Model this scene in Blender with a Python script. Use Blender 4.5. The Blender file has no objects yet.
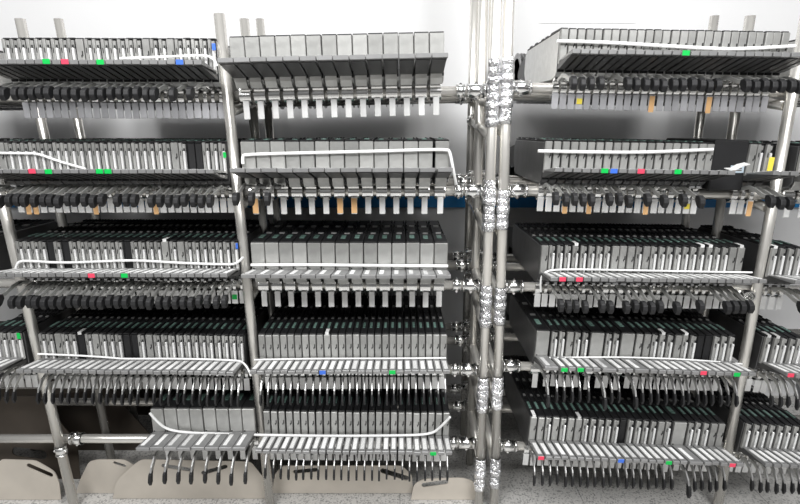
import bpy, bmesh, math, random
from mathutils import Vector, Matrix
random.seed(7)
S = bpy.context.scene
COL = S.collection
R = math.radians
# ------------------------------------------------------------------ camera numbers
F = 500.0            # focal length in pixels (800 wide)
H = 1.19             # eye height
PITCH = R(14.0)
YU, YL, YR = 1.34, 1.24, 1.395      # feeder face, ledge front, front rail
YP = 1.366                          # front posts

def at(px, py, Y):
    """the point of the place that stands at distance Y and is seen at (px,py)"""
    v = (py - 252.0) / F
    hor = math.cos(PITCH) - v * math.sin(PITCH)
    down = math.sin(PITCH) + v * math.cos(PITCH)
    t = Y / hor
    return Vector(((px - 400.0) / F * t, Y, H - down * t))

def px_of(p):
    dy, dz = p[1], H - p[2]
    fw = dy * math.cos(PITCH) + dz * math.sin(PITCH)
    dn = -dy * math.sin(PITCH) + dz * math.cos(PITCH)
    return 400 + F * p[0] / fw, 252 + F * dn / fw

# ------------------------------------------------------------------ materials
def mat(name, col, metal=0.0, rough=0.5, bump=None, noise=None, coat=0):
    m = bpy.data.materials.new(name); m.use_nodes = True
    nt = m.node_tree; b = nt.nodes['Principled BSDF']
    b.inputs['Base Color'].default_value = (*col, 1)
    b.inputs['Metallic'].default_value = metal
    b.inputs['Roughness'].default_value = rough
    tc = nt.nodes.new('ShaderNodeTexCoord')
    n = nt.nodes.new('ShaderNodeTexNoise')
    sc, amt = noise or (40, 0.12)
    n.inputs['Scale'].default_value = sc; n.inputs['Detail'].default_value = 3
    nt.links.new(tc.outputs['Object'], n.inputs['Vector'])
    oi = nt.nodes.new('ShaderNodeObjectInfo')
    add = nt.nodes.new('ShaderNodeMath'); add.operation = 'MULTIPLY_ADD'
    nt.links.new(oi.outputs['Random'], add.inputs[0]); add.inputs[1].default_value = 0.5
    nt.links.new(n.outputs['Fac'], add.inputs[2])
    mr = nt.nodes.new('ShaderNodeMapRange')
    mr.inputs['From Min'].default_value = 0.3; mr.inputs['From Max'].default_value = 1.2
    mr.inputs['To Min'].default_value = 1 - amt; mr.inputs['To Max'].default_value = 1 + amt
    nt.links.new(add.outputs[0], mr.inputs['Value'])
    mx = nt.nodes.new('ShaderNodeVectorMath'); mx.operation = 'SCALE'
    mx.inputs[0].default_value = col
    nt.links.new(mr.outputs[0], mx.inputs['Scale'])
    nt.links.new(mx.outputs[0], b.inputs['Base Color'])
    if bump:
        kind, s, st = bump
        if kind == 'voronoi':
            t = nt.nodes.new('ShaderNodeTexVoronoi'); out = t.outputs['Distance']
        else:
            t = nt.nodes.new('ShaderNodeTexNoise'); out = t.outputs['Fac']
        t.inputs['Scale'].default_value = s
        nt.links.new(tc.outputs['Object'], t.inputs['Vector'])
        bp = nt.nodes.new('ShaderNodeBump'); bp.inputs['Strength'].default_value = st
        bp.inputs['Distance'].default_value = 0.004
        nt.links.new(out, bp.inputs['Height'])
        nt.links.new(bp.outputs[0], b.inputs['Normal'])
    return m

M = {}
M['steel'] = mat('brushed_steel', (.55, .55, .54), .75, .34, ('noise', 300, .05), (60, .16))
M['plate'] = mat('face_plate', (.43, .43, .415), .55, .38, ('noise', 60, .12), (30, .28))
M['channel'] = mat('bright_channel', (.93, .93, .92), .35, .25, None, (30, .08))
M['ledge'] = mat('grey_aluminium', (.33, .33, .33), .55, .42, None, (50, .15))
M['gusset'] = mat('dark_gusset', (.09, .09, .09), .5, .40)
M['chrome'] = mat('chrome', (.93, .93, .92), 1.0, .16, None, (8, .06))
M['pipe'] = mat('stainless_pipe', (.78, .76, .715), .70, .27, ('noise', 90, .04), (12, .08))
M['wrap'] = mat('crinkled_joint', (.84, .84, .85), .85, .20, ('voronoi', 210, .55), (180, .30))
M['black'] = mat('black_plastic', (.010, .010, .011), 0, .55)
M['dark'] = mat('dark_body', (.035, .035, .036), .4, .45)
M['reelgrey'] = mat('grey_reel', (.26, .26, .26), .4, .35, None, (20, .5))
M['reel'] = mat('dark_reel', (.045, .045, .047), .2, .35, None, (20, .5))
M['tab'] = mat('pale_tab', (.80, .80, .79), .15, .40, None, (30, .2))
M['tabgrey'] = mat('grey_tab', (.50, .50, .52), .3, .38, None, (30, .25))
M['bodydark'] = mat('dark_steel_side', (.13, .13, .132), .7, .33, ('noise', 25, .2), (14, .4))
M['white'] = mat('white_label', (.76, .76, .75), 0, .5, None, (260, .38))
M['strap'] = mat('white_strap', (.90, .90, .89), 0, .45)
M['circuit'] = mat('circuit_strip', (.12, .20, .17), .1, .3, None, (120, .6))
M['green'] = mat('green_tag', (.0, .50, .08), 0, .45, None, (20, .05))
M['red'] = mat('red_tag', (.80, .06, .12), 0, .45, None, (20, .05))
M['blue'] = mat('blue_tag', (.05, .16, .66), 0, .45, None, (20, .05))
M['yellow'] = mat('yellow_tag', (.85, .70, .08), 0, .45, None, (20, .05))
M['orange'] = mat('orange_sticker', (.78, .47, .22), 0, .5, None, (20, .05))
M['ink'] = mat('ink', (.10, .06, .03), 0, .6)
M['cover'] = mat('bare_sheet_steel', (.62, .57, .50), .30, .45, ('noise', 12, .05), (7, .22))
M['brown'] = mat('tarnished_sheet', (.075, .062, .05), .5, .38, None, (8, .3))  # dark brown, much darker than the front cover sheets
M['wall'] = mat('white_wall', (.76, .76, .76), 0, .55, ('noise', 40, .03), (2, .02))
M['railblue'] = mat('blue_wall_guard', (.012, .17, .42), 0, .35)
M['paleblue'] = mat('pale_blue_card', (.42, .50, .56), 0, .4)

def floor_mat():
    m = bpy.data.materials.new('terrazzo_floor'); m.use_nodes = True
    nt = m.node_tree; b = nt.nodes['Principled BSDF']
    tc = nt.nodes.new('ShaderNodeTexCoord')
    v = nt.nodes.new('ShaderNodeTexVoronoi'); v.inputs['Scale'].default_value = 230
    nt.links.new(tc.outputs['Object'], v.inputs['Vector'])
    cr = nt.nodes.new('ShaderNodeValToRGB')
    cr.color_ramp.elements[0].position = .0; cr.color_ramp.elements[0].color = (.20, .20, .195, 1)
    cr.color_ramp.elements[1].position = .42; cr.color_ramp.elements[1].color = (.52, .51, .49, 1)
    sep = nt.nodes.new('ShaderNodeSeparateColor')
    nt.links.new(v.outputs['Color'], sep.inputs[0])
    nt.links.new(sep.outputs[0], cr.inputs[0])
    br = nt.nodes.new('ShaderNodeTexBrick')
    br.offset = 0; br.inputs['Scale'].default_value = 1
    br.inputs['Brick Width'].default_value = .6; br.inputs['Row Height'].default_value = .6
    br.inputs['Mortar Size'].default_value = .0015
    br.inputs['Color1'].default_value = (1, 1, 1, 1); br.inputs['Color2'].default_value = (.97, .97, .97, 1)
    br.inputs['Mortar'].default_value = (.45, .45, .45, 1)
    nt.links.new(tc.outputs['Object'], br.inputs['Vector'])
    mx = nt.nodes.new('ShaderNodeMix'); mx.data_type = 'RGBA'; mx.blend_type = 'MULTIPLY'
    mx.inputs['Factor'].default_value = 1
    nt.links.new(cr.outputs[0], mx.inputs['A']); nt.links.new(br.outputs['Color'], mx.inputs['B'])
    nt.links.new(mx.outputs['Result'], b.inputs['Base Color'])
    b.inputs['Roughness'].default_value = .35
    return m
M['floor'] = floor_mat()

# ------------------------------------------------------------------ mesh helpers
def prism(bm, prof, x0, x1):
    """a (y,z) outline given thickness from x0 to x1"""
    a = [bm.verts.new((x0, y, z)) for y, z in prof]
    b = [bm.verts.new((x1, y, z)) for y, z in prof]
    n = len(prof)
    bm.faces.new(a); bm.faces.new(b[::-1])
    for i in range(n):
        j = (i + 1) % n
        bm.faces.new((a[j], a[i], b[i], b[j]))

def box(bm, x0, x1, y0, y1, z0, z1):
    prism(bm, [(y0, z0), (y1, z0), (y1, z1), (y0, z1)], x0, x1)

def tube(bm, p, q, r, n=14, r2=None):
    p, q = Vector(p), Vector(q); d = (q - p).normalized()
    u = d.orthogonal().normalized(); w = d.cross(u)
    rings = []
    for c, rr in ((p, r), (q, r2 or r)):
        rings.append([bm.verts.new(c + rr * (math.cos(2*math.pi*i/n) * u + math.sin(2*math.pi*i/n) * w)) for i in range(n)])
    a, b = rings
    for i in range(n):
        j = (i + 1) % n
        f = bm.faces.new((a[i], a[j], b[j], b[i])); f.smooth = True
    bm.faces.new(a[::-1]); bm.faces.new(b)

def mesh(name, build, m, bevel=0.0, seg=1):
    bm = bmesh.new(); build(bm)
    bmesh.ops.recalc_face_normals(bm, faces=bm.faces)
    if bevel:
        e = [x for x in bm.edges if len(x.link_faces) == 2 and x.calc_face_angle(0) > .5]
        bmesh.ops.bevel(bm, geom=e, offset=bevel, segments=seg, profile=.5, affect='EDGES', clamp_overlap=True)
    me = bpy.data.meshes.new(name); bm.to_mesh(me); bm.free()
    me.materials.append(m)
    return me

def obj(name, me, parent=None, loc=None, rot=None):
    o = bpy.data.objects.new(name, me); COL.objects.link(o)
    if parent: o.parent = parent
    if loc is not None: o.location = loc
    if rot is not None: o.rotation_euler = rot
    return o

def tag(o, label, cat, group=None):
    o['label'] = label; o['category'] = cat
    if group: o['group'] = group
    return o

def structure(o):
    o['kind'] = 'structure'; return o

# ------------------------------------------------------------------ the room
me = mesh('floor', lambda b: box(b, -3.2, 3.2, -1.5, 2.06, -.05, 0), M['floor']); structure(obj('floor', me))
me = mesh('wall_back', lambda b: box(b, -3.2, 3.2, 2.06, 2.16, -.05, 2.9), M['wall']); structure(obj('wall_back', me))
M['grey'] = mat('grey_partition', (.16, .16, .165), 0, .5, None, (3, .05))
me = mesh('added_wall_left', lambda b: box(b, -1.86, -1.78, .95, 2.06, 0, 2.9), M['grey']); structure(obj('added_wall_left', me))  # added out of view, keeps stray side light off the back wall
me = mesh('added_wall_right', lambda b: box(b, 1.80, 1.88, .95, 2.06, 0, 2.9), M['grey']); structure(obj('added_wall_right', me))  # its twin, likewise added to block light from the right
zb0, zb1 = at(450, 207.5, 2.05).z, at(450, 192.5, 2.05).z
me = mesh('trim_1', lambda b: box(b, -3.2, 3.2, 2.045, 2.06, zb0, zb1), M['railblue'], .002); structure(obj('trim_1', me))
pa, pb = at(541, -6, 2.055), at(636, 23, 2.055)
me = mesh('wall_notice', lambda b: box(b, pa.x, pb.x, 2.0580, 2.0597, pb.z, pa.z), M['white'], .001)
tag(obj('wall_notice', me), 'blank white sheet on the wall above the right rack', 'paper')

# ------------------------------------------------------------------ feeders
# local frame of a feeder: x across, y = 0 at the upright face, z = 0 at the bottom of the ledge front
def arc(cy, cz, r, a0, a1, n):
    return [(cy + r * math.cos(R(a0 + (a1 - a0) * i / n)), cz + r * math.sin(R(a0 + (a1 - a0) * i / n))) for i in range(n + 1)]
PCY, PCZ = YR - YU, -.066            # the rail inside the hanger

def strip_outline(line, th):
    """outline of a bent sheet: a polyline in (y,z) with thickness th towards -normal"""
    n = len(line); off = []
    for i, (y, z) in enumerate(line):
        a = line[max(i - 1, 0)]; b = line[min(i + 1, n - 1)]
        d = Vector((b[0] - a[0], b[1] - a[1])).normalized()
        off.append((y - d.y * th, z + d.x * th))
    return list(line) + off[::-1]

def feeder_meshes(w, wide):
    h = w / 2; K = {}
    k = 'wide' if wide else 'narrow'
    K['body'] = mesh(k + '_body', lambda b: prism(b, [(.0128, .0687), (.345, .066), (.362, .05), (.362, .0), (.33, -.042), (.05, -.046), (.024, -.04), (.0128, -.03)], -h + .0002, h - .0002), M['steel'], .0015)
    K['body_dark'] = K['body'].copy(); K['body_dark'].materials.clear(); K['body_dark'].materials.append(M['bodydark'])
    def top(b):
        prism(b, [(.006, .0712), (.006, .0745), (.09, .0762), (.10, .072), (.345, .071), (.345, .0665), (.0125, .069), (.0125, -.03), (.0105, -.03), (.0105, .0712)], -h + .001, h - .001)  # includes a black backing that puts shade into the gaps between uprights
        for y in (.13, .17, .24, .30):
            box(b, -h + .003, -h + .006, y, y + .025, .070, .076)
            box(b, h - .006, h - .003, y, y + .025, .070, .076)
    K['top_cover'] = mesh(k + '_top', top, M['black'], .001)
    def circ(b):
        box(b, -h * .45, h * .25, .045, .082, .0750, .0772)
    K['circuit_strip'] = mesh(k + '_circuit', circ, M['circuit'])
    def slot(b):
        for y0, y1 in ((.125, .135), (.225, .24)):
            box(b, -h * .35, h * .45, y0, y1, .0715, .0745)
    K['guide'] = mesh(k + '_guide', slot, M['steel'])
    # faces
    def plain(b):
        box(b, -h + .0008, h - .0008, 0, .010, -.012, .071)
    K['face_plain'] = mesh(k + '_face', plain, M['plate'], .0015)
    def notch(b):
        if wide:
            for sx, z in ((-h * .72, -.002),):
                tube(b, (sx, -.0008, z), (sx, .001, z), .0022, 8)
        else:
            box(b, h * .45, h * .72, -.0008, .001, .032, .043)
            box(b, h * .2, h * .45, -.0008, .001, .028, .034)
    K['notch'] = mesh(k + '_notch', notch, M['black'])
    def half(b):
        box(b, -h + .001, -h * .12, 0, .010, -.012, .071)
        box(b, -h * .12, h * .72, .003, .010, .050, .068)
    K['face_half'] = mesh(k + '_halfface', half, M['plate'], .0012)
    def chan(b):
        box(b, h * .08, h * .70, -.002, .010, -.012, .050)
    K['channel'] = mesh(k + '_channel', chan, M['channel'], .002)
    def hole(b):
        box(b, h * .28, h * .62, .0008, .0025, .050, .057)
        box(b, -h * .55, -h * .35, -.0008, .001, .038, .05)
    K['hole'] = mesh(k + '_hole', hole, M['black'])
    K['face_dark'] = mesh(k + '_darkface', lambda b: box(b, -h + .001, h - .001, .006, .0105, -.012, .069), M['black'], .0012)
    # ledge
    def arm(b):
        prism(b, [(-.10, .0105), (-.10, 0.0), (-.094, -.0005), (-.004, -.006), (-.002, -.0125), (-.002, -.003)], -h + .0006, h - .0006)
    K['ledge'] = mesh(k + '_ledge', arm, M['ledge'], .0012)
    def gus(b):
        prism(b, [(-.093, -.001), (-.003, -.0065), (.010, -.013), (.010, -.024), (-.004, -.0235)], -h + .0015, -h + .0035)
        prism(b, [(-.004, -.013), (.010, -.013), (.010, -.024), (-.004, -.0235), (-.088, -.003), (-.088, -.0015)], -h + .0035, h - .003)
    K['gusset'] = mesh(k + '_gusset', gus, M['gusset'])
    def lab(b):
        if wide:
            x0, x1 = -h * .62, -h * .05
        else:
            x0, x1 = -h * .55, h * .55
        sl = (.0105 + .003) / .098
        def zt(y): return .0105 - sl * (y + .10)
        prism(b, [(-.086, zt(-.086) + .0002), (-.022, zt(-.022) + .0002), (-.022, zt(-.022) + .0010), (-.086, zt(-.086) + .0010)], x0, x1)
    K['label'] = mesh(k + '_label', lab, M['white'])
    # hanger round the rail
    def hang(b, broad=False):
        x0, x1 = (-h * .84, h * .72) if wide else (-h * .35, h * .55)
        if broad: x0, x1 = -h * .85, h * .70
        line = [(.012, -.034), (.018, -.05)] + arc(PCY, PCZ, .0165, 150, 280, 9)
        line = [(.022, -.0475)] + arc(PCY, PCZ, .0215, 140, 285, 12)
        prism(b, strip_outline(line, .0065), x0, x1)
    K['hanger'] = mesh(k + '_hanger', hang, M['chrome'], .0004)
    K['hanger_broad'] = mesh(k + '_hangerb', lambda b: hang(b, True), M['chrome'], .0004)
    def tabm(b):
        x0, x1 = (-h * .42, h * .42) if wide else (-h * .86, h * .86)
        zt = -.127 if wide else -.120
        prism(b, [(.034, -.080), (.037, -.080), (.037, zt), (.034, zt)], x0, x1)
        prism(b, [(.034, -.080), (.055, -.0885), (.055, -.091), (.037, -.084)], x0, x1)
    K['tab'] = mesh(k + '_tab', tabm, M['tab'], .0008)
    K['tab_grey'] = mesh(k + '_tabgrey', tabm, M['tabgrey'], .0008)
    if wide:
        K['back_plate'] = mesh(k + '_lower', lambda b: prism(b, [(.006, -.0245), (.009, -.035), (.019, -.050), (.0215, -.049), (.0115, -.034), (.009, -.0245)], -h * .84, h * .72), M['plate'], .0004)
    def rear(b):
        prism(b, [(.3615, .052), (.44, .040), (.47, .010), (.46, -.01), (.40, -.03), (.3615, -.02)], -h * .7, h * .7)
    K['rear'] = mesh(k + '_rear', rear, M['dark'], .001)
    for nm, cz in (('reel_high', -.002), ('reel_low', -.058)):
        def reel(b):
            for x, r, t in ((-h * .62, .084, .0016), (h * .58, .084, .0016)):
                tube(b, (x, .505, cz), (x + t, .505, cz), r, 28)
            tube(b, (-h * .62, .505, cz), (h * .58, .505, cz), .066, 24)
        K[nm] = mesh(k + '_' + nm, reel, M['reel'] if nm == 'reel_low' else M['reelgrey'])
    # lever with its grip
    def lev(b):
        line = [(.012, -.056), (-.02, -.046), (-.045, -.050), (-.075, -.060), (-.105, -.064)]
        up = [(y, z + .010) for y, z in line]
        prism(b, line + up[::-1], -h * .55, -h * .55 + .0045)
        prism(b, [(.010, -.045), (-.02, -.040), (-.03, -.044), (-.03, -.050), (-.02, -.046), (.010, -.051)], -h * .55 + .0045, h * .55)
    K['lever'] = mesh(k + '_lever', lev, M['plate'] if not wide else M['steel'], .0006)
    def grip(b):
        x0 = -h * .55
        wg = .0128
        prism(b, [(-.090, -.052), (-.104, -.050), (-.115, -.058), (-.118, -.070), (-.112, -.083), (-.100, -.078), (-.089, -.064)], x0 - .003, x0 - .003 + wg)
    K['grip'] = mesh(k + '_grip', grip, M['black'], .0016)
    def blade(b):
        x0 = h * .15
        if not wide:
            prism(b, [(.012, -.046), (-.015, -.044), (-.034, -.052), (-.052, -.074), (-.060, -.100), (-.055, -.104), (-.044, -.080), (-.028, -.062), (-.012, -.054), (.012, -.056)], x0, x0 + .0038)
            return
        prism(b, [(.012, -.044), (-.02, -.042), (-.05, -.050), (-.075, -.070), (-.090, -.100), (-.082, -.104), (-.062, -.078), (-.045, -.062), (-.02, -.056), (.012, -.056)], x0, x0 + .005)
    K['blade'] = mesh(k + '_blade', blade, M['steel'], .0006)
    def btip(b):
        x0 = h * .15
        if not wide:
            prism(b, [(-.046, -.078), (-.058, -.086), (-.065, -.104), (-.060, -.118), (-.052, -.110)], x0 - .001, x0 + .0048)
            return
        prism(b, [(-.072, -.080), (-.088, -.086), (-.095, -.106), (-.090, -.119), (-.080, -.112)], x0 - .0015, x0 + .0065)
    K['tip'] = mesh(k + '_tip', btip, M['black'], .0008)
    for c in ('green', 'red', 'blue', 'yellow'):
        K['tag_' + c] = mesh(k + '_tag_' + c, lambda b: box(b, -h * .85, h * .85, -.1018, -.1001, -.0005, .0108), M[c], .0004)
    for c in ('yellow', 'green'):
        K['tabtag_' + c] = mesh(k + '_tabtag_' + c, lambda b: box(b, -h * .7, h * .7, .0325, .0339, -.106, -.092), M[c])
    x1 = h * .40 if wide else h * .66
    K['sticker'] = mesh(k + '_sticker', lambda b: box(b, -x1, x1, .0325, .0339, -.124, -.083), M['orange'])
    def marks(b):
        for z in (-.090, -.0965, -.103, -.1095, -.116):
            box(b, -x1 * .35, x1 * .3, .0318, .0324, z - .0016, z + .0016)
            box(b, -x1 * .1, x1 * .12, .0318, .0324, z - .0028, z + .0008)
    K['writing'] = mesh(k + '_writing', marks, M['ink'])
    def ts(b):
        box(b, -h * .5, h * .5, .006, .03, .0772, .0782); box(b, -h * .5, h * .5, .0025, .0039, .070, .0782)
    K['top_sticker'] = mesh(k + '_topsticker', ts, M['white'])
    return K

WN, WW = .0200, .0383
KN, KW = feeder_meshes(WN, False), feeder_meshes(WW, True)

ORD = ['first', 'second', 'third', 'fourth', 'fifth', 'sixth', 'seventh', 'eighth', 'ninth', 'tenth', 'eleventh', 'twelfth',
       'thirteenth', 'fourteenth', 'fifteenth', 'sixteenth', 'seventeenth', 'eighteenth', 'nineteenth', 'twentieth']
def place_words(i, n):
    if i < (n + 1) // 2:
        return ('leftmost' if i == 0 else ORD[i] + ' from left')
    j = n - 1 - i
    return ('rightmost' if j == 0 else ORD[j] + ' from right')

SHELF = {1: 'top shelf', 2: 'second shelf', 3: 'middle shelf', 4: 'fourth shelf', 5: 'bottom shelf'}
PROTO = {}
def proto_parts(spec):
    """list of (part name, mesh key, [(sub name, mesh key, label)], label) for one kind of feeder"""
    wide, face, lever, reel, upper = spec
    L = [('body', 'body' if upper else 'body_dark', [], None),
         ('top_cover', 'top_cover', [('circuit_strip', 'circuit_strip', 'green circuit strip'), ('tape_guide', 'guide', None)], None)]
    L.append(('rear_bracket', 'rear', [], None))
    if reel: L.append(('tape_reel', reel, [], None))
    if face == 'plain': L.append(('front_plate', 'face_plain', [('screw_hole' if wide else 'notch', 'notch', None)], None))
    elif face == 'half':
        L.append(('front_plate', 'face_half', [('peg_hole', 'hole', None)], None))
        L.append(('tape_channel', 'channel', [], 'bright tape channel'))
    else: L.append(('front_plate', 'face_dark', [], 'black front plate'))
    L.append(('ledge', 'ledge', [('paper_label', 'label', 'white paper label')], None))
    L.append(('gusset', 'gusset', [], None))
    L.append(('rail_hanger', 'hanger_broad' if face == 'plain' and not wide else 'hanger', [], 'chrome rail hanger'))
    if wide: L.append(('lower_plate', 'back_plate', [], None))
    L.append(('hanging_tab', 'tab_grey' if upper and not wide else 'tab', [], None))
    if lever == 'grip': L.append(('lever', 'lever', [('grip', 'grip', 'black grip')], None))
    elif lever == 'blade': L.append(('lever', 'blade', [('tip', 'tip', 'black tip')], None))
    return L

def copy_feeder(spec):
    """a thing with copies of its parts and sub-parts, sharing mesh data"""
    wide = spec[0]; K = KW if wide else KN
    if spec not in PROTO:
        root = bpy.data.objects.new('wide_feeder' if wide else 'narrow_feeder', None)
        parts = []
        for pn, key, subs, lab in proto_parts(spec):
            p = bpy.data.objects.new(pn, K[key]); p.parent = root
            if lab: p['label'] = lab
            ss = []
            for sn, sk, sl in subs:
                s = bpy.data.objects.new(sn, K[sk]); s.parent = p
                if sl: s['label'] = sl
                ss.append(s)
            parts.append((p, ss))
        PROTO[spec] = (root, parts)
        r = root; COL.objects.link(r)
        d = {}
        for p, ss in parts:
            COL.objects.link(p); d[p.name.split('.')[0]] = p
            for s in ss: COL.objects.link(s)
        r.empty_display_size = .02
        return r, d
    root, parts = PROTO[spec]
    r = root.copy(); COL.objects.link(r); d = {}
    for k in list(r.keys()):
        if k in ('label', 'category', 'group'): del r[k]
    for p, ss in parts:
        c = p.copy(); COL.objects.link(c); c.parent = r; d[p.name.split('.')[0]] = c
        for s in ss:
            e = s.copy(); COL.objects.link(e); e.parent = c
    return r, d

# tags seen in the photo: (px, py of ledge front or tab, kind)
TAGS = [(46, 61, 'green'), (64, 61, 'red'), (98, 61, 'green'), (180, 62, 'blue'),
        (35, 172, 'red'), (52, 171, 'green'), (101, 171, 'green'), (109, 171, 'green'),
        (95, 274, 'red'), (127, 274, 'green'), (320, 373, 'blue'), (396, 372, 'green'), (432, 454, 'green'),
        (688, 53, 'green'), (607, 170, 'green'), (618, 171, 'blue'), (645, 173, 'red'), (678, 173, 'green'),
        (559, 276, 'red'), (577, 276, 'red'), (560, 369, 'green'), (577, 369, 'green'), (703, 374, 'red'),
        (736, 375, 'green'), (779, 376, 'red'), (537, 455, 'red'), (621, 459, 'blue'), (666, 461, 'green'), (735, 464, 'red')]
TABS = [(577, 100, 'yellow'), (652, 102, 'sticker'), (712, 103, 'sticker'),
        (27, 208, 'sticker'), (36, 208, 'sticker'), (95, 206, 'sticker'), (157, 208, 'sticker'),
        (248, 210, 'sticker'), (333, 207, 'sticker'), (360, 207, 'sticker'), (567, 207, 'sticker'), (591, 207, 'sticker'),
        (648, 208, 'sticker'), (690, 208, 'yellow'), (754, 212, 'sticker'), (238, 304, 'green')]
TOPS = [(163, 237), (80, 326), (325, 327), (573, 239), (697, 241), (712, 241), (745, 242), (777, 243), (662, 331), (684, 330),
        (763, 332), (771, 332), (536, 408), (574, 410)]

# rows: bay, shelf, x at left / right end of the upright faces, ledge-bottom y at both ends, slots, face rule, lever, wide slots
ROWS = [
 ('far-left bay', 1, -217, -62, 64, 64, 10, 'wide', None, 0),  # wide far-left rows are added beyond the view to shade the back wall
 ('far-left bay', 2, -186, -38, 173.5, 173.5, 10, 'wide', None, 0),
 ('far-left bay', 3, -172, -24, 277, 277, 10, 'wide', None, 0),
 ('far-right bay', 1, 824, 980, 58, 59, 10, 'wide', None, 0),  # wide far-right rows, also added past the view to shade the wall
 ('far-right bay', 2, 800, 948, 176, 177, 10, 'wide', None, 0),
 ('left bay', 1, 1, 215.5, 64, 64.5, 26, 'half', 'grip', 0),
 ('left bay', 2, -2, 226, 173.5, 173.5, 29, 'half', 'grip', 0),
 ('left bay', 3, 17, 239, 277, 277.5, 29, 'half', 'grip', 0),
 ('left bay', 4, 41, 245, 373, 375.5, 27, 'half', 'blade', 0),
 ('far-left bay', 4, -12, 24, 372, 372.5, 5, 'half', 'blade', 0),
 ('left bay', 5, 153, 256, 451, 451, 8, 'wide', 'blade', 0),
 ('centre bay', 1, 229.3, 445.2, 62.5, 57.5, 14, 'wide', None, 0),
 ('centre bay', 2, 241, 433, 172.5, 172, 13, 'wide', None, 0),
 ('centre bay', 2, 435, 449.5, 172, 172, 1, 'wide', None, 0),
 ('centre bay', 3, 251, 448, 278.5, 279, 14, 'wide', None, 0),
 ('centre bay', 4, 259, 447, 374.5, 374, 26, 'plain', 'blade', 0),
 ('centre bay', 5, 264, 449.5, 453.5, 455.5, 25, 'plain', 'blade', 0),
 ('right bay', 1, 560, 790, 53.5, 57.5, 27, 'plain', 'grip', 0),
 ('right bay', 2, 544, 714, 172, 175, 20, 'plain', 'grip', 0),
 ('right bay end', 2, 747, 772, 175, 176, 3, 'half', 'grip', 0),
 ('right bay', 3, 540, 743, 281, 283.5, 26, 'mix3', 'grip', 0),
 ('far-right bay', 3, 768, 802, 284, 285, 4, 'mix', 'grip', 0),
 ('right bay', 4, 534, 733, 370.5, 376.5, 26, 'mix', 'blade', (0, 7, 11)),
 ('far-right bay', 4, 761, 800, 377, 379, 5, 'mix', 'blade', 0),
 ('right bay', 5, 528, 721, 459.5, 466.5, 26, 'mix', 'blade', (19,)),
 ('far-right bay', 5, 741, 803, 467, 470, 8, 'half', 'blade', 0),
]
DARK = {('left bay', 2): (24, 25), ('left bay', 3): (4, 6, 14), ('left bay', 4): (5, 11, 12), ('right bay', 4): (21, 22), ('right bay', 5): (12,)}
ALL = []
RAILS = {}
for bay, sh, xa, xb, ya, yb, n, rule, lever, wides in ROWS:
    la, lb = at(xa, ya, YL), at(xb, yb, YL)
    # x of the row ends on the face plane, at the height of the faces
    A = Vector((at(xa, ya - 18, YU).x, YU, la.z)); B = Vector((at(xb, yb - 18, YU).x, YU, lb.z))
    pitch = (B - A) / n
    slope = math.atan2(B.z - A.z, B.x - A.x)
    RAILS.setdefault((bay.replace(' end', ''), sh), []).append((A.copy(), B.copy()))
    slots, i = [], 0
    while i < n:
        if wides and i in wides: slots.append((i, 2)); i += 2
        else: slots.append((i, 1)); i += 1
    for idx, (s, k) in enumerate(slots):
        c = A + pitch * (s + k / 2)
        wide = rule == 'wide' or k == 2
        if wide: face = 'plain'
        elif rule == 'plain': face = 'plain'
        elif rule == 'half': face = 'half' if random.random() < .93 else 'plain'
        elif rule == 'mix3': face = 'plain' if s in (0, 9, 10, 11, 13, 24, 25) else 'half'
        else: face = 'half' if random.random() < .7 else 'plain'
        if s in DARK.get((bay, sh), ()): face = 'dark'
        lv = lever
        if k == 2: lv = 'blade' if sh > 3 else None
        if lever == 'grip' and random.random() < (.3 if bay == 'right bay' and sh != 1 else .08): lv = None
        if bay == 'centre bay' and sh == 2 and n > 1 and s < 3: lv = 'grip'
        reel = 'reel_high' if sh == 1 else 'reel_low'
        if bay == 'centre bay' and sh == 2 and (s > 9 or n == 1): reel = None
        r, d = copy_feeder((wide, face, lv, reel, sh == 1))
        r.location = c + Vector((random.uniform(-.0002, .0002), random.uniform(-.002, .002) - .0005, random.uniform(-.0004, .0006)))
        r.rotation_euler = (0, -slope, 0)
        if 'lever' in d: d['lever'].location = (random.uniform(-.0012, .0012), random.uniform(-.004, .003), random.uniform(-.002, .0025))
        ALL.append(dict(root=r, parts=d, bay=bay, sh=sh, i=idx, n=len(slots), wide=wide, face=face, c=c, extra=[], K=KW if wide else KN))
# the lone feeder at the end of the centre second shelf counts with its neighbours
for f in ALL:
    if f['bay'] == 'centre bay' and f['sh'] == 2:
        if f['n'] == 1: f['i'] = 13
        f['n'] = 14

def nearest(px, py, off):
    best = None
    for f in ALL:
        q = px_of(f['c'] + Vector(off))
        e = abs(q[0] - px) + .35 * abs(q[1] - py)
        if best is None or e < best[0]: best = (e, f)
    return best[1]
for px, py, c in TAGS:
    f = nearest(px, py, (0, -.10, .005))
    if any('ledge tag' in e for e in f['extra']): continue
    o = obj('colour_tag', f['K']['tag_' + c], f['parts']['ledge']); o['label'] = c + ' tag'
    f['extra'].append(c + ' ledge tag')
for px, py, c in TABS:
    f = nearest(px, py, (0, .033, -.103))
    t = f['parts']['hanging_tab']
    if c == 'sticker':
        o = obj('sticker', f['K']['sticker'], t); o['label'] = 'orange sticker with dark writing'
        f['extra'].append('orange tab sticker')
    else:
        o = obj('sticker', f['K']['tabtag_' + c], t); o['label'] = c + ' sticker'
        f['extra'].append(c + ' tab sticker')
for px, py in TOPS:
    f = nearest(px, py, (0, .01, .075))
    o = obj('top_sticker', f['K']['top_sticker'], f['parts']['top_cover']); o['label'] = 'white sticker'
    f['extra'].append('white top sticker')
FLAGS = [(218, 47, 'blue', .009, .016), (231, 155, 'green', .008, .014), (240, 246, 'blue', .006, .016), (28, 336, 'green', .010, .018), (771, 164, 'yellow', .014, .036)]
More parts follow.
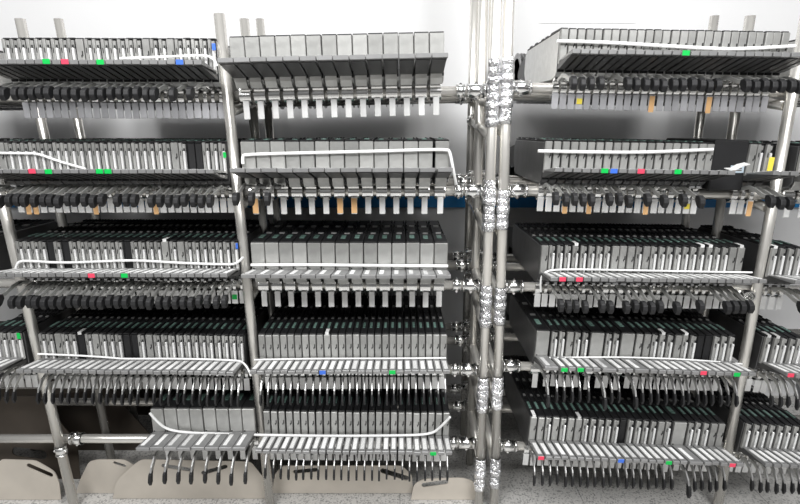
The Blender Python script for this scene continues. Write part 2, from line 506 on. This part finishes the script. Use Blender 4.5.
for px, py, c, fw, fh in FLAGS:
    f = nearest(px, py, (0, 0, .03))
    g = f['c']; zz = at(px, py, YU - .003).z - f['root'].location.z
    hx = (WW if f['wide'] else WN) / 2
    o = obj('tape_flag', mesh('tape_flag', lambda b: box(b, hx - fw * .8, hx + fw * .2, -.0045, -.0028, zz - fh / 2, zz + fh / 2), M[c], .0004), f['parts']['front_plate'])
    o['label'] = c + ' tape flag'
    if not f['extra']: f['extra'].append(c + ' tape flag')
for f in ALL:
    look = {'plain': 'plain-faced', 'half': 'bright-channelled', 'dark': 'black-faced'}[f['face']]
    look = ('wide' if f['wide'] else 'narrow') + ' ' + look + ' feeder'
    if f['extra']: look += ' with ' + f['extra'][0]
    where = {'right bay end': 'past black box on right second shelf'}.get(f['bay'], SHELF[f['sh']] + ' of ' + f['bay'])
    pw = place_words(f['i'], f['n'])
    if f['bay'] == 'right bay end': lab = f'{look}, {["first", "second", "third"][f["i"]]} {where}'
    else: lab = f'{look}, {pw} on {where}'
    tag(f['root'], lab, 'feeder', 'feeders on the ' + SHELF[f['sh']] + ' of the ' + f['bay'].replace(' end', ''))

# ------------------------------------------------------------------ pipe racks
def pipe(rack, name, p, q, r=.014, m='pipe', label=None):
    me = mesh(name, lambda b: tube(b, p, q, r, 18), M[m])
    o = obj(name, me, rack)
    if label: o['label'] = label
    return o
def collar(rack, p, axis, L=.05, r=.0185, m='chrome', label=None):
    """pipe joint: a two-shell clamp with lugs and a bolt"""
    p = Vector(p); a = Vector(axis).normalized()
    def b_(b):
        tube(b, p - a * L / 2, p + a * L / 2, r, 16)
        tube(b, p - a * L * .5, p - a * L * .42, r + .0012, 16); tube(b, p + a * L * .42, p + a * L * .5, r + .0012, 16)
        u = Vector((0, -1, 0)) if abs(a.y) < .5 else Vector((0, 0, 1))
        w = a.cross(u)
        for s in (-1, 1):
            c = p + w * (r + .0005) * s
            tube(b, c - u * .006, c + u * .007, .0035, 8)
    return obj('pipe_joint', mesh('pipe_joint', b_, M[m]), rack)
def sleeve(rack, x, y0, z0, z1, xo=0):
    """stack of clamp shells wrapped in crinkled film round a post"""
    def b_(b):
        n = max(2, round((z0 - z1) / .022)); k = (z0 - z1) / n
        for i in range(n):
            za = z0 - i * k; zc = za - k * .94
            r = .0172 + .0012 * ((i * 7) % 3 - 1)
            tube(b, (x, y0, za), (x, y0, zc), r, 20)
        tube(b, (x, y0, z0), (x, y0, z1), .0158, 20)
        for i in range(n):
            zc = z0 - (i + .5) * k
            tube(b, (x + .004 * (-1) ** i, y0 - .015, zc), (x + .004 * (-1) ** i, y0 - .0215, zc), .0045, 8)
    o = obj('joint_sleeve', mesh('joint_sleeve', b_, M['wrap']), rack)
    o['label'] = 'crinkled silver joint sleeve'
    return o

def rack(name, label):
    r = bpy.data.objects.new(name, None); COL.objects.link(r); r.empty_display_size = .05
    return tag(r, label, 'rack')
RL = rack('pipe_rack', 'left steel pipe rack holding the left and centre bays of feeders')
RR = rack('pipe_rack', 'right steel pipe rack holding the right bay of feeders')
ZT = 1.56
YM, YB = 1.585, 1.765
# posts: (rack, x at floor, x at 1.4 m)
POSTS = {'lf': (RL, -1.050, -1.108), 'mid': (RL, -.418, -.4535), 'lc': (RL, .2535, .242), 'rc': (RR, .303, .2755), 'rt': (RR, 1.024, 1.024)}
def post_x(k, z):
    _, a, b = POSTS[k]; return a + (b - a) * z / 1.4
for k, (rk, a, b) in POSTS.items():
    for y in (YP, YM, YB):
        zt = 2.0 if k in ('lc', 'rc') else at(220, 14, y).z if y == YP else at(240, 19 if k != 'rt' else 16, y).z
        off = 0 if y == YP else (-.004 if y == YM else 0)
        pipe(rk, 'post', (post_x(k, 0), y, 0), (post_x(k, zt), y, zt))
        if y == YP or k in ('lf', 'rt', 'mid'):
            zz = at(70, 436 if y == YP else 424, y).z
            if k == 'lf': collar(rk, (post_x(k, zz - .05), y, zz - .05), (0, 0, 1), .03, .0158)
# rails
def rail_line(A, B, dy, x0, x1, dz=0):
    t0 = (x0 - A.x) / (B.x - A.x); t1 = (x1 - A.x) / (B.x - A.x)
    p = A + (B - A) * t0; q = A + (B - A) * t1
    return Vector((x0, dy, p.z + PCZ + dz)), Vector((x1, dy, q.z + PCZ + dz))
def ends(keys):
    out = []
    for k in keys:
        for s in RAILS.get(k, []): out += list(s)
    return min(out, key=lambda v: v.x), max(out, key=lambda v: v.x)
for sh in range(1, 6):
    for bay, rk, k0, k1 in (('left bay', RL, 'lf', 'mid'), ('centre bay', RL, 'mid', 'lc'), ('right bay', RR, 'rc', 'rt')):
        A, B = ends([(bay, sh)])
        z = A.z + PCZ
        x0 = post_x(k0, z); x1 = post_x(k1, z)
        if bay == 'left bay': x0 -= .52
        if bay == 'right bay': x1 += .48
        for y in (YR, YM + .029, YB - .029):
            dz = 0 if y == YR else (-.002 if y > 1.7 else -.0005)
            p, q = rail_line(A, B, y, x0 + (.0 if bay != 'centre bay' else .001), x1, dz)
            pipe(rk, 'rail', p, q, .0138)
        # joints where the rails meet the posts
        if bay == 'centre bay':
            p, q = rail_line(A, B, YR, x1 - .062, x1 - .02); collar(RL, (p + q) / 2, q - p, .048, .0185)
            p, q = rail_line(A, B, YR, x1 - .095, x1 - .07); collar(RL, (p + q) / 2, q - p, .022, .0172)
            for y in (YM + .029, YB - .029):
                p, q = rail_line(A, B, y, x1 - .06, x1 - .02); collar(RL, (p + q) / 2, q - p, .04, .0178)
            zz = q.z
        if bay == 'right bay':
            p, q = rail_line(A, B, YR, x0 + .02, x0 + .068); collar(RR, (p + q) / 2, q - p, .05, .0185)
            for y in (YM + .029, YB - .029):
                p, q = rail_line(A, B, y, x0 + .02, x0 + .06); collar(RR, (p + q) / 2, q - p, .04, .0178)
            zz = p.z
        # depth pipes tying front, middle and back posts
        for k in ((k1,) if bay != 'right bay' else (k0, k1)):
            zq = (B.z if k == k1 else A.z) + PCZ - .031
            xk = post_x(k, zq)
            pipe(rk, 'side_pipe', (xk, YP + .014, zq - .005), (xk, YB - .014, zq + .045), .0135)
            if sh < 5 and k in ('lc', 'rc'):
                pipe(rk, 'side_pipe', (xk, YP + .014, zq - .085), (xk, YB - .014, zq - .035), .0135)
                collar(rk, (xk, YB - .045, zq - .040), (0, 1, .13), .04, .0175)
            collar(rk, (xk, YM + .04, zq + .028), (0, 1, .13), .04, .0175); collar(rk, (xk, YB - .045, zq + .040), (0, 1, .13), .04, .0175)
    zq = None
# clamp beside the left leg on the bottom rail
A, B = ends([('left bay', 5)])
xx = post_x('lf', .2) + .035
p, q = rail_line(A, B, YR, xx - .02, xx + .02); collar(RL, (p + q) / 2, q - p, .035, .0185)
# joint sleeves down the two centre posts, and round the lower legs
for k, rk, spans in (('lc', RL, ((59, 127), (180, 231), (285, 326), (377, 411), (458, 489))), ('rc', RR, ((57, 124), (190, 229), (287, 324), (376, 408), (457, 486)))):
    for ya, yb in spans:
        za, zb = at(490, ya, YP).z, at(490, yb, YP).z
        zm = (za + zb) / 2
        sleeve(rk, post_x(k, zm), YP, za, zb)

# ------------------------------------------------------------------ straps and cords
def ribbon(name, pts, r, label, cat='strap', flat=.35, group='white retaining straps'):
    cu = bpy.data.curves.new(name, 'CURVE'); cu.dimensions = '3D'
    sp = cu.splines.new('NURBS'); sp.points.add(len(pts) - 1)
    for i, p in enumerate(pts): sp.points[i].co = (*p, 1)
    sp.order_u = 3; sp.use_endpoint_u = True; sp.resolution_u = 6
    cu.bevel_depth = r; cu.bevel_resolution = 3
    cu.use_fill_caps = True
    t = bpy.data.objects.new('tmp', cu); COL.objects.link(t)
    dg = bpy.context.evaluated_depsgraph_get()
    me = bpy.data.meshes.new_from_object(t.evaluated_get(dg))
    bpy.data.objects.remove(t)
    me.name = name; me.materials.clear(); me.materials.append(M['strap'])
    return tag(obj(name, me), label, cat, group)
def strap(pxs, Y, r, label):
    pts = [at(*p[:2], p[2] if len(p) > 2 else Y) for p in pxs]
    return ribbon('retaining_strap', pts, r, label)
YS = YU - .008
strap([(557, 41), (600, 42), (650, 45), (700, 48), (740, 49.5), (795, 46)], YS, .0042, 'white strap stretched across the feeder faces of the right top shelf')
strap([(120, 58.5, 1.325), (160, 57, 1.325), (195, 55.5, 1.325), (214, 56, 1.325), (217, 66, 1.322)], 1.325, .003, 'white cord end along the left top shelf ledge')
strap([(-4, 153), (25, 153.3), (38, 153.5), (55, 160), (75, 166), (86, 169)], YS, .0034, 'white cord drooping across the left second shelf')
strap([(243, 164, 1.327), (242, 156), (246, 154.5), (300, 153), (370, 151.5), (447, 149), (450, 152), (453, 168), (456, 184, 1.36)], YS, .0042, 'white strap across the centre second shelf faces')
strap([(538, 151), (580, 152), (640, 152.5), (690, 150.5), (713, 149.5)], YS, .0045, 'white strap across the right second shelf faces')
strap([(16, 268, 1.327), (17, 262, 1.327), (26, 260.5), (60, 263), (100, 261.5), (135, 260), (180, 263), (225, 264.5), (238, 264), (243, 257)], YS, .0036, 'white strap sagging across the left middle shelf')
strap([(251, 265), (300, 264.5), (370, 265.5), (448, 266)], YS, .004, 'white strap across the foot of the centre middle shelf faces')
strap([(541, 292, 1.322), (540, 282, 1.322), (543, 272.5, 1.328), (556, 269), (620, 270), (690, 271.5), (752, 272.5)], YS, .0028, 'white cord along the right middle shelf')
strap([(38, 354), (70, 355), (110, 357.5), (122, 359), (170, 358.5), (232, 360), (246, 362, 1.32), (251, 376, 1.29)], YS, .0028, 'white cord along the left fourth shelf')
strap([(254, 360, 1.325), (262, 359.5), (330, 358.5), (400, 358.5), (446, 358)], YS, .0026, 'white cord along the centre fourth shelf')
strap([(536, 358), (590, 357), (640, 357.5), (700, 360), (742, 364)], YS, .0025, 'white cord along the right fourth shelf')
strap([(150, 413, 1.31), (157, 422, 1.315), (168, 430, 1.325), (190, 433), (230, 434), (262, 435), (330, 436), (400, 435.5), (430, 434.5), (440, 428, 1.325), (450, 417, 1.31)], YS - .004, .0038, 'white strap with raised ends along the bottom shelf')

# ------------------------------------------------------------------ odd things among the feeders
a, b = at(716, 140, 1.345), at(745, 172, 1.345)
zr = RAILS[('right bay', 2)][0][1].z + PCZ + .0148
bx = obj('storage_box', mesh('storage_box', lambda m: box(m, a.x, b.x, 1.345, 1.60, zr, a.z), M['black'], .003))
tag(bx, 'black box in the gap on the right second shelf', 'box')
la, lb = at(731, 165.5, 1.343), at(743.5, 173, 1.343)
o = obj('card', mesh('card', lambda m: box(m, la.x, lb.x, 1.3432, 1.3448, lb.z, la.z), M['paleblue'], .0004), bx); o['label'] = 'pale blue card'
o = obj('card_print', mesh('card_print', lambda m: [box(m, la.x + .006, lb.x - .006, 1.3425, 1.3431, z, z + .002) for z in (lb.z + .006, lb.z + .011)], M['ink']), o)

# ------------------------------------------------------------------ loose cover sheets on the floor
def sheet(name, outline, slots, Y, lean, m, label, th=.003):
    cu = bpy.data.curves.new(name, 'CURVE'); cu.dimensions = '2D'; cu.fill_mode = 'BOTH'
    cu.extrude = th / 2
    def poly(pts):
        s = cu.splines.new('POLY'); s.points.add(len(pts) - 1); s.use_cyclic_u = True
        for i, p in enumerate(pts): s.points[i].co = (p[0], p[1], 0, 1)
    def XZ(p):
        w = at(p[0], p[1], Y); return (w.x, max(w.z, .0)) if p[1] < 495 else (w.x, .0)
    pts = [XZ(p) for p in outline]
    # round the corners that are not on the floor
    out = []
    n = len(pts)
    for i, p in enumerate(pts):
        P = Vector(p); A = Vector(pts[i - 1]); B = Vector(pts[(i + 1) % n])
        if p[1] <= .001: out.append(p); continue
        r = min(.014, (A - P).length * .4, (B - P).length * .4)
        s, e = P + (A - P).normalized() * r, P + (B - P).normalized() * r
        for t in (0, .33, .67, 1): out.append(tuple(s * (1 - t) ** 2 + 2 * P * t * (1 - t) + e * t * t))
    poly(out)
    for (p, q, w) in slots:
        p, q = Vector(XZ(p)), Vector(XZ(q)); d = (q - p).normalized(); nrm = Vector((-d.y, d.x)); ring = []
        for c, s in ((q, 1), (p, -1)):
            for k in range(7):
                an = -math.pi / 2 + math.pi * k / 6
                ring.append(tuple(c + s * (math.cos(an) * d + math.sin(an) * nrm) * w))
        poly(ring)
    t = bpy.data.objects.new('tmp', cu); COL.objects.link(t)
    me = bpy.data.meshes.new_from_object(t.evaluated_get(bpy.context.evaluated_depsgraph_get()))
    bpy.data.objects.remove(t)
    me.name = name; me.materials.clear(); me.materials.append(M[m])
    cx = sum(p[0] for p in pts) / n
    me.transform(Matrix.Translation((-cx, 0, 0)))
    o = obj(name, me, None, (cx, Y, .0015), (R(90 - lean), 0, 0))
    return tag(o, label, 'sheet', 'bare steel cover sheets under the racks')
sheet('cover_sheet', [(-2, 498), (-2, 461), (34, 462), (54, 473), (59, 484), (61, 498)], [((28, 467), (50, 476), .008)], 1.40, 3, 'cover', 'bare steel cover sheet with slanted slot left of the left leg')
sheet('cover_sheet', [(77, 498), (80, 480), (88, 463), (96, 461), (124, 461), (136, 468), (136, 498)], [((114, 464), (124, 467), .005)], 1.43, 3, 'cover', 'bare steel cover sheet just right of the left leg')
sheet('cover_sheet', [(113, 498), (116, 482), (128, 470), (140, 461), (250, 463), (268, 484), (269, 498)], [((163, 467), (190, 471), .007), ((203, 474), (225, 468), .007)], 1.405, 3, 'cover', 'bare steel cover sheet with two slots below the wide bottom feeders')
sheet('cover_sheet', [(273, 498), (274, 476), (282, 467), (402, 467), (412, 476), (413, 498)], [((295, 473), (316, 471), .007), ((383, 472), (406, 479), .009)], 1.43, 4, 'cover', 'bare steel cover sheet below the centre bay')
sheet('cover_sheet', [(411, 498), (414, 485), (424, 480), (462, 479), (474, 482), (477, 498)], [((424, 486), (446, 483), .008)], 1.40, 4, 'cover', 'small rounded steel cover sheet beside the centre posts')
sheet('tarnished_sheet', [(-40, 498), (-40, 404), (30, 402), (74, 446), (84, 498)], [((14, 454), (40, 457), .016)], 1.50, 8, 'brown', 'dark steel sheet behind the left leg')
sheet('tarnished_sheet', [(40, 498), (44, 398), (104, 392), (150, 436), (196, 498)], [], 1.66, 6, 'brown', 'dark steel sheet with sloping right edge, deep under the left bay')  # widened to the right to darken the floor patch there
sheet('tarnished_sheet', [(-60, 498), (-60, 380), (250, 382), (262, 498)], [], 1.90, 5, 'brown', 'large dark steel sheet rearmost under the left bay')  # added filler, its dark colour stands in for deep shade

# small loose bits
fl = [f for f in ALL if f['bay'] == 'right bay' and f['sh'] == 2][-1]
fx, fz = fl['c'].x, fl['c'].z + .0108
pts = [Vector((fx - .006, 1.243, fz)), Vector((fx + .010, 1.243, fz + .0004)), Vector((fx + .026, 1.246, fz + .009)), Vector((fx + .050, 1.254, fz + .013))]
def strip_mesh(b):
    va = []
    for k, p in enumerate(pts):
        va.append([b.verts.new(p + Vector((0, dy, dz))) for dy, dz in ((-.001, .0), (.022, .003), (.022, .0045), (-.001, .0015))])
    for k in range(len(va) - 1):
        for q in range(4):
            b.faces.new((va[k][q], va[k][(q + 1) % 4], va[k + 1][(q + 1) % 4], va[k + 1][q]))
    b.faces.new(va[0]); b.faces.new(va[-1][::-1])
tag(obj('paper_strip', mesh('paper_strip', strip_mesh, M['white'])), 'bent white paper strip beside the black box, right second shelf', 'paper')
rc_ = at(747, 296, 1.35)
def cup(b):
    n = 16; rings = []
    for y, r in ((1.378, .011), (1.362, .0165), (1.340, .018), (1.340, .0145), (1.362, .012), (1.374, .008)):
        rings.append([b.verts.new((rc_.x + r * (1 + .12 * math.sin(3 * a + y * 90)) * math.cos(a), y, rc_.z + r * (1 + .12 * math.sin(2 * a + 1)) * math.sin(a))) for a in [2 * math.pi * i / n for i in range(n)]])
    for p, q in zip(rings, rings[1:]):
        for i in range(n): b.faces.new((p[i], p[(i + 1) % n], q[(i + 1) % n], q[i]))
    b.faces.new(rings[0]); b.faces.new(rings[-1])
tag(obj('crumpled_cup', mesh('crumpled_cup', cup, M['chrome'])), 'crumpled silver cup by the right post on the middle shelf', 'cup')

# ------------------------------------------------------------------ light
w = bpy.data.worlds.new('room_light'); S.world = w; w.use_nodes = True
nt = w.node_tree; bg = nt.nodes['Background']
tc = nt.nodes.new('ShaderNodeTexCoord'); sx = nt.nodes.new('ShaderNodeSeparateXYZ')
nt.links.new(tc.outputs['Generated'], sx.inputs[0])
cr = nt.nodes.new('ShaderNodeValToRGB')
mr = nt.nodes.new('ShaderNodeMapRange'); mr.inputs['From Min'].default_value = -1; mr.inputs['From Max'].default_value = 1
nt.links.new(sx.outputs['Z'], mr.inputs['Value']); nt.links.new(mr.outputs[0], cr.inputs[0])
e = cr.color_ramp.elements
e[0].position = 0; e[0].color = (.30, .29, .27, 1); e[1].position = 1; e[1].color = (1, 1, 1, 1)
x = e.new(.46); x.color = (.45, .44, .43, 1); x = e.new(.54); x.color = (.62, .62, .62, 1); x = e.new(.7); x.color = (.9, .9, .9, 1)
nt.links.new(cr.outputs[0], bg.inputs[0]); bg.inputs[1].default_value = .27
def area(name, loc, rot, sx_, sy_, power):
    l = bpy.data.lights.new(name, 'AREA'); l.shape = 'RECTANGLE'; l.size = sx_; l.size_y = sy_; l.energy = power
    o = bpy.data.objects.new(name, l); COL.objects.link(o); o.location = loc; o.rotation_euler = rot
    return o
area('ceiling_lamp', (-1.0, -.75, 2.7), (R(30), 0, 0), 1.4, .5, 62)
area('ceiling_lamp', (1.0, -.75, 2.7), (R(30), 0, 0), 1.4, .5, 62)
area('ceiling_lamp', (0, .6, 2.75), (R(28), 0, 0), 3.2, .3, 36)

# ------------------------------------------------------------------ camera
c = bpy.data.cameras.new('camera'); co = bpy.data.objects.new('camera', c); COL.objects.link(co)
co.location = (0, 0, H); co.rotation_euler = (math.pi / 2 - PITCH, 0, 0)
c.sensor_fit = 'HORIZONTAL'; c.sensor_width = 36; c.lens = 36 * F / 800; c.clip_start = .02
S.camera = co
S.view_settings.view_transform = 'Standard'; S.view_settings.look = 'None'
S.view_settings.exposure = 0; S.view_settings.gamma = 1; S.view_settings.use_curve_mapping = False
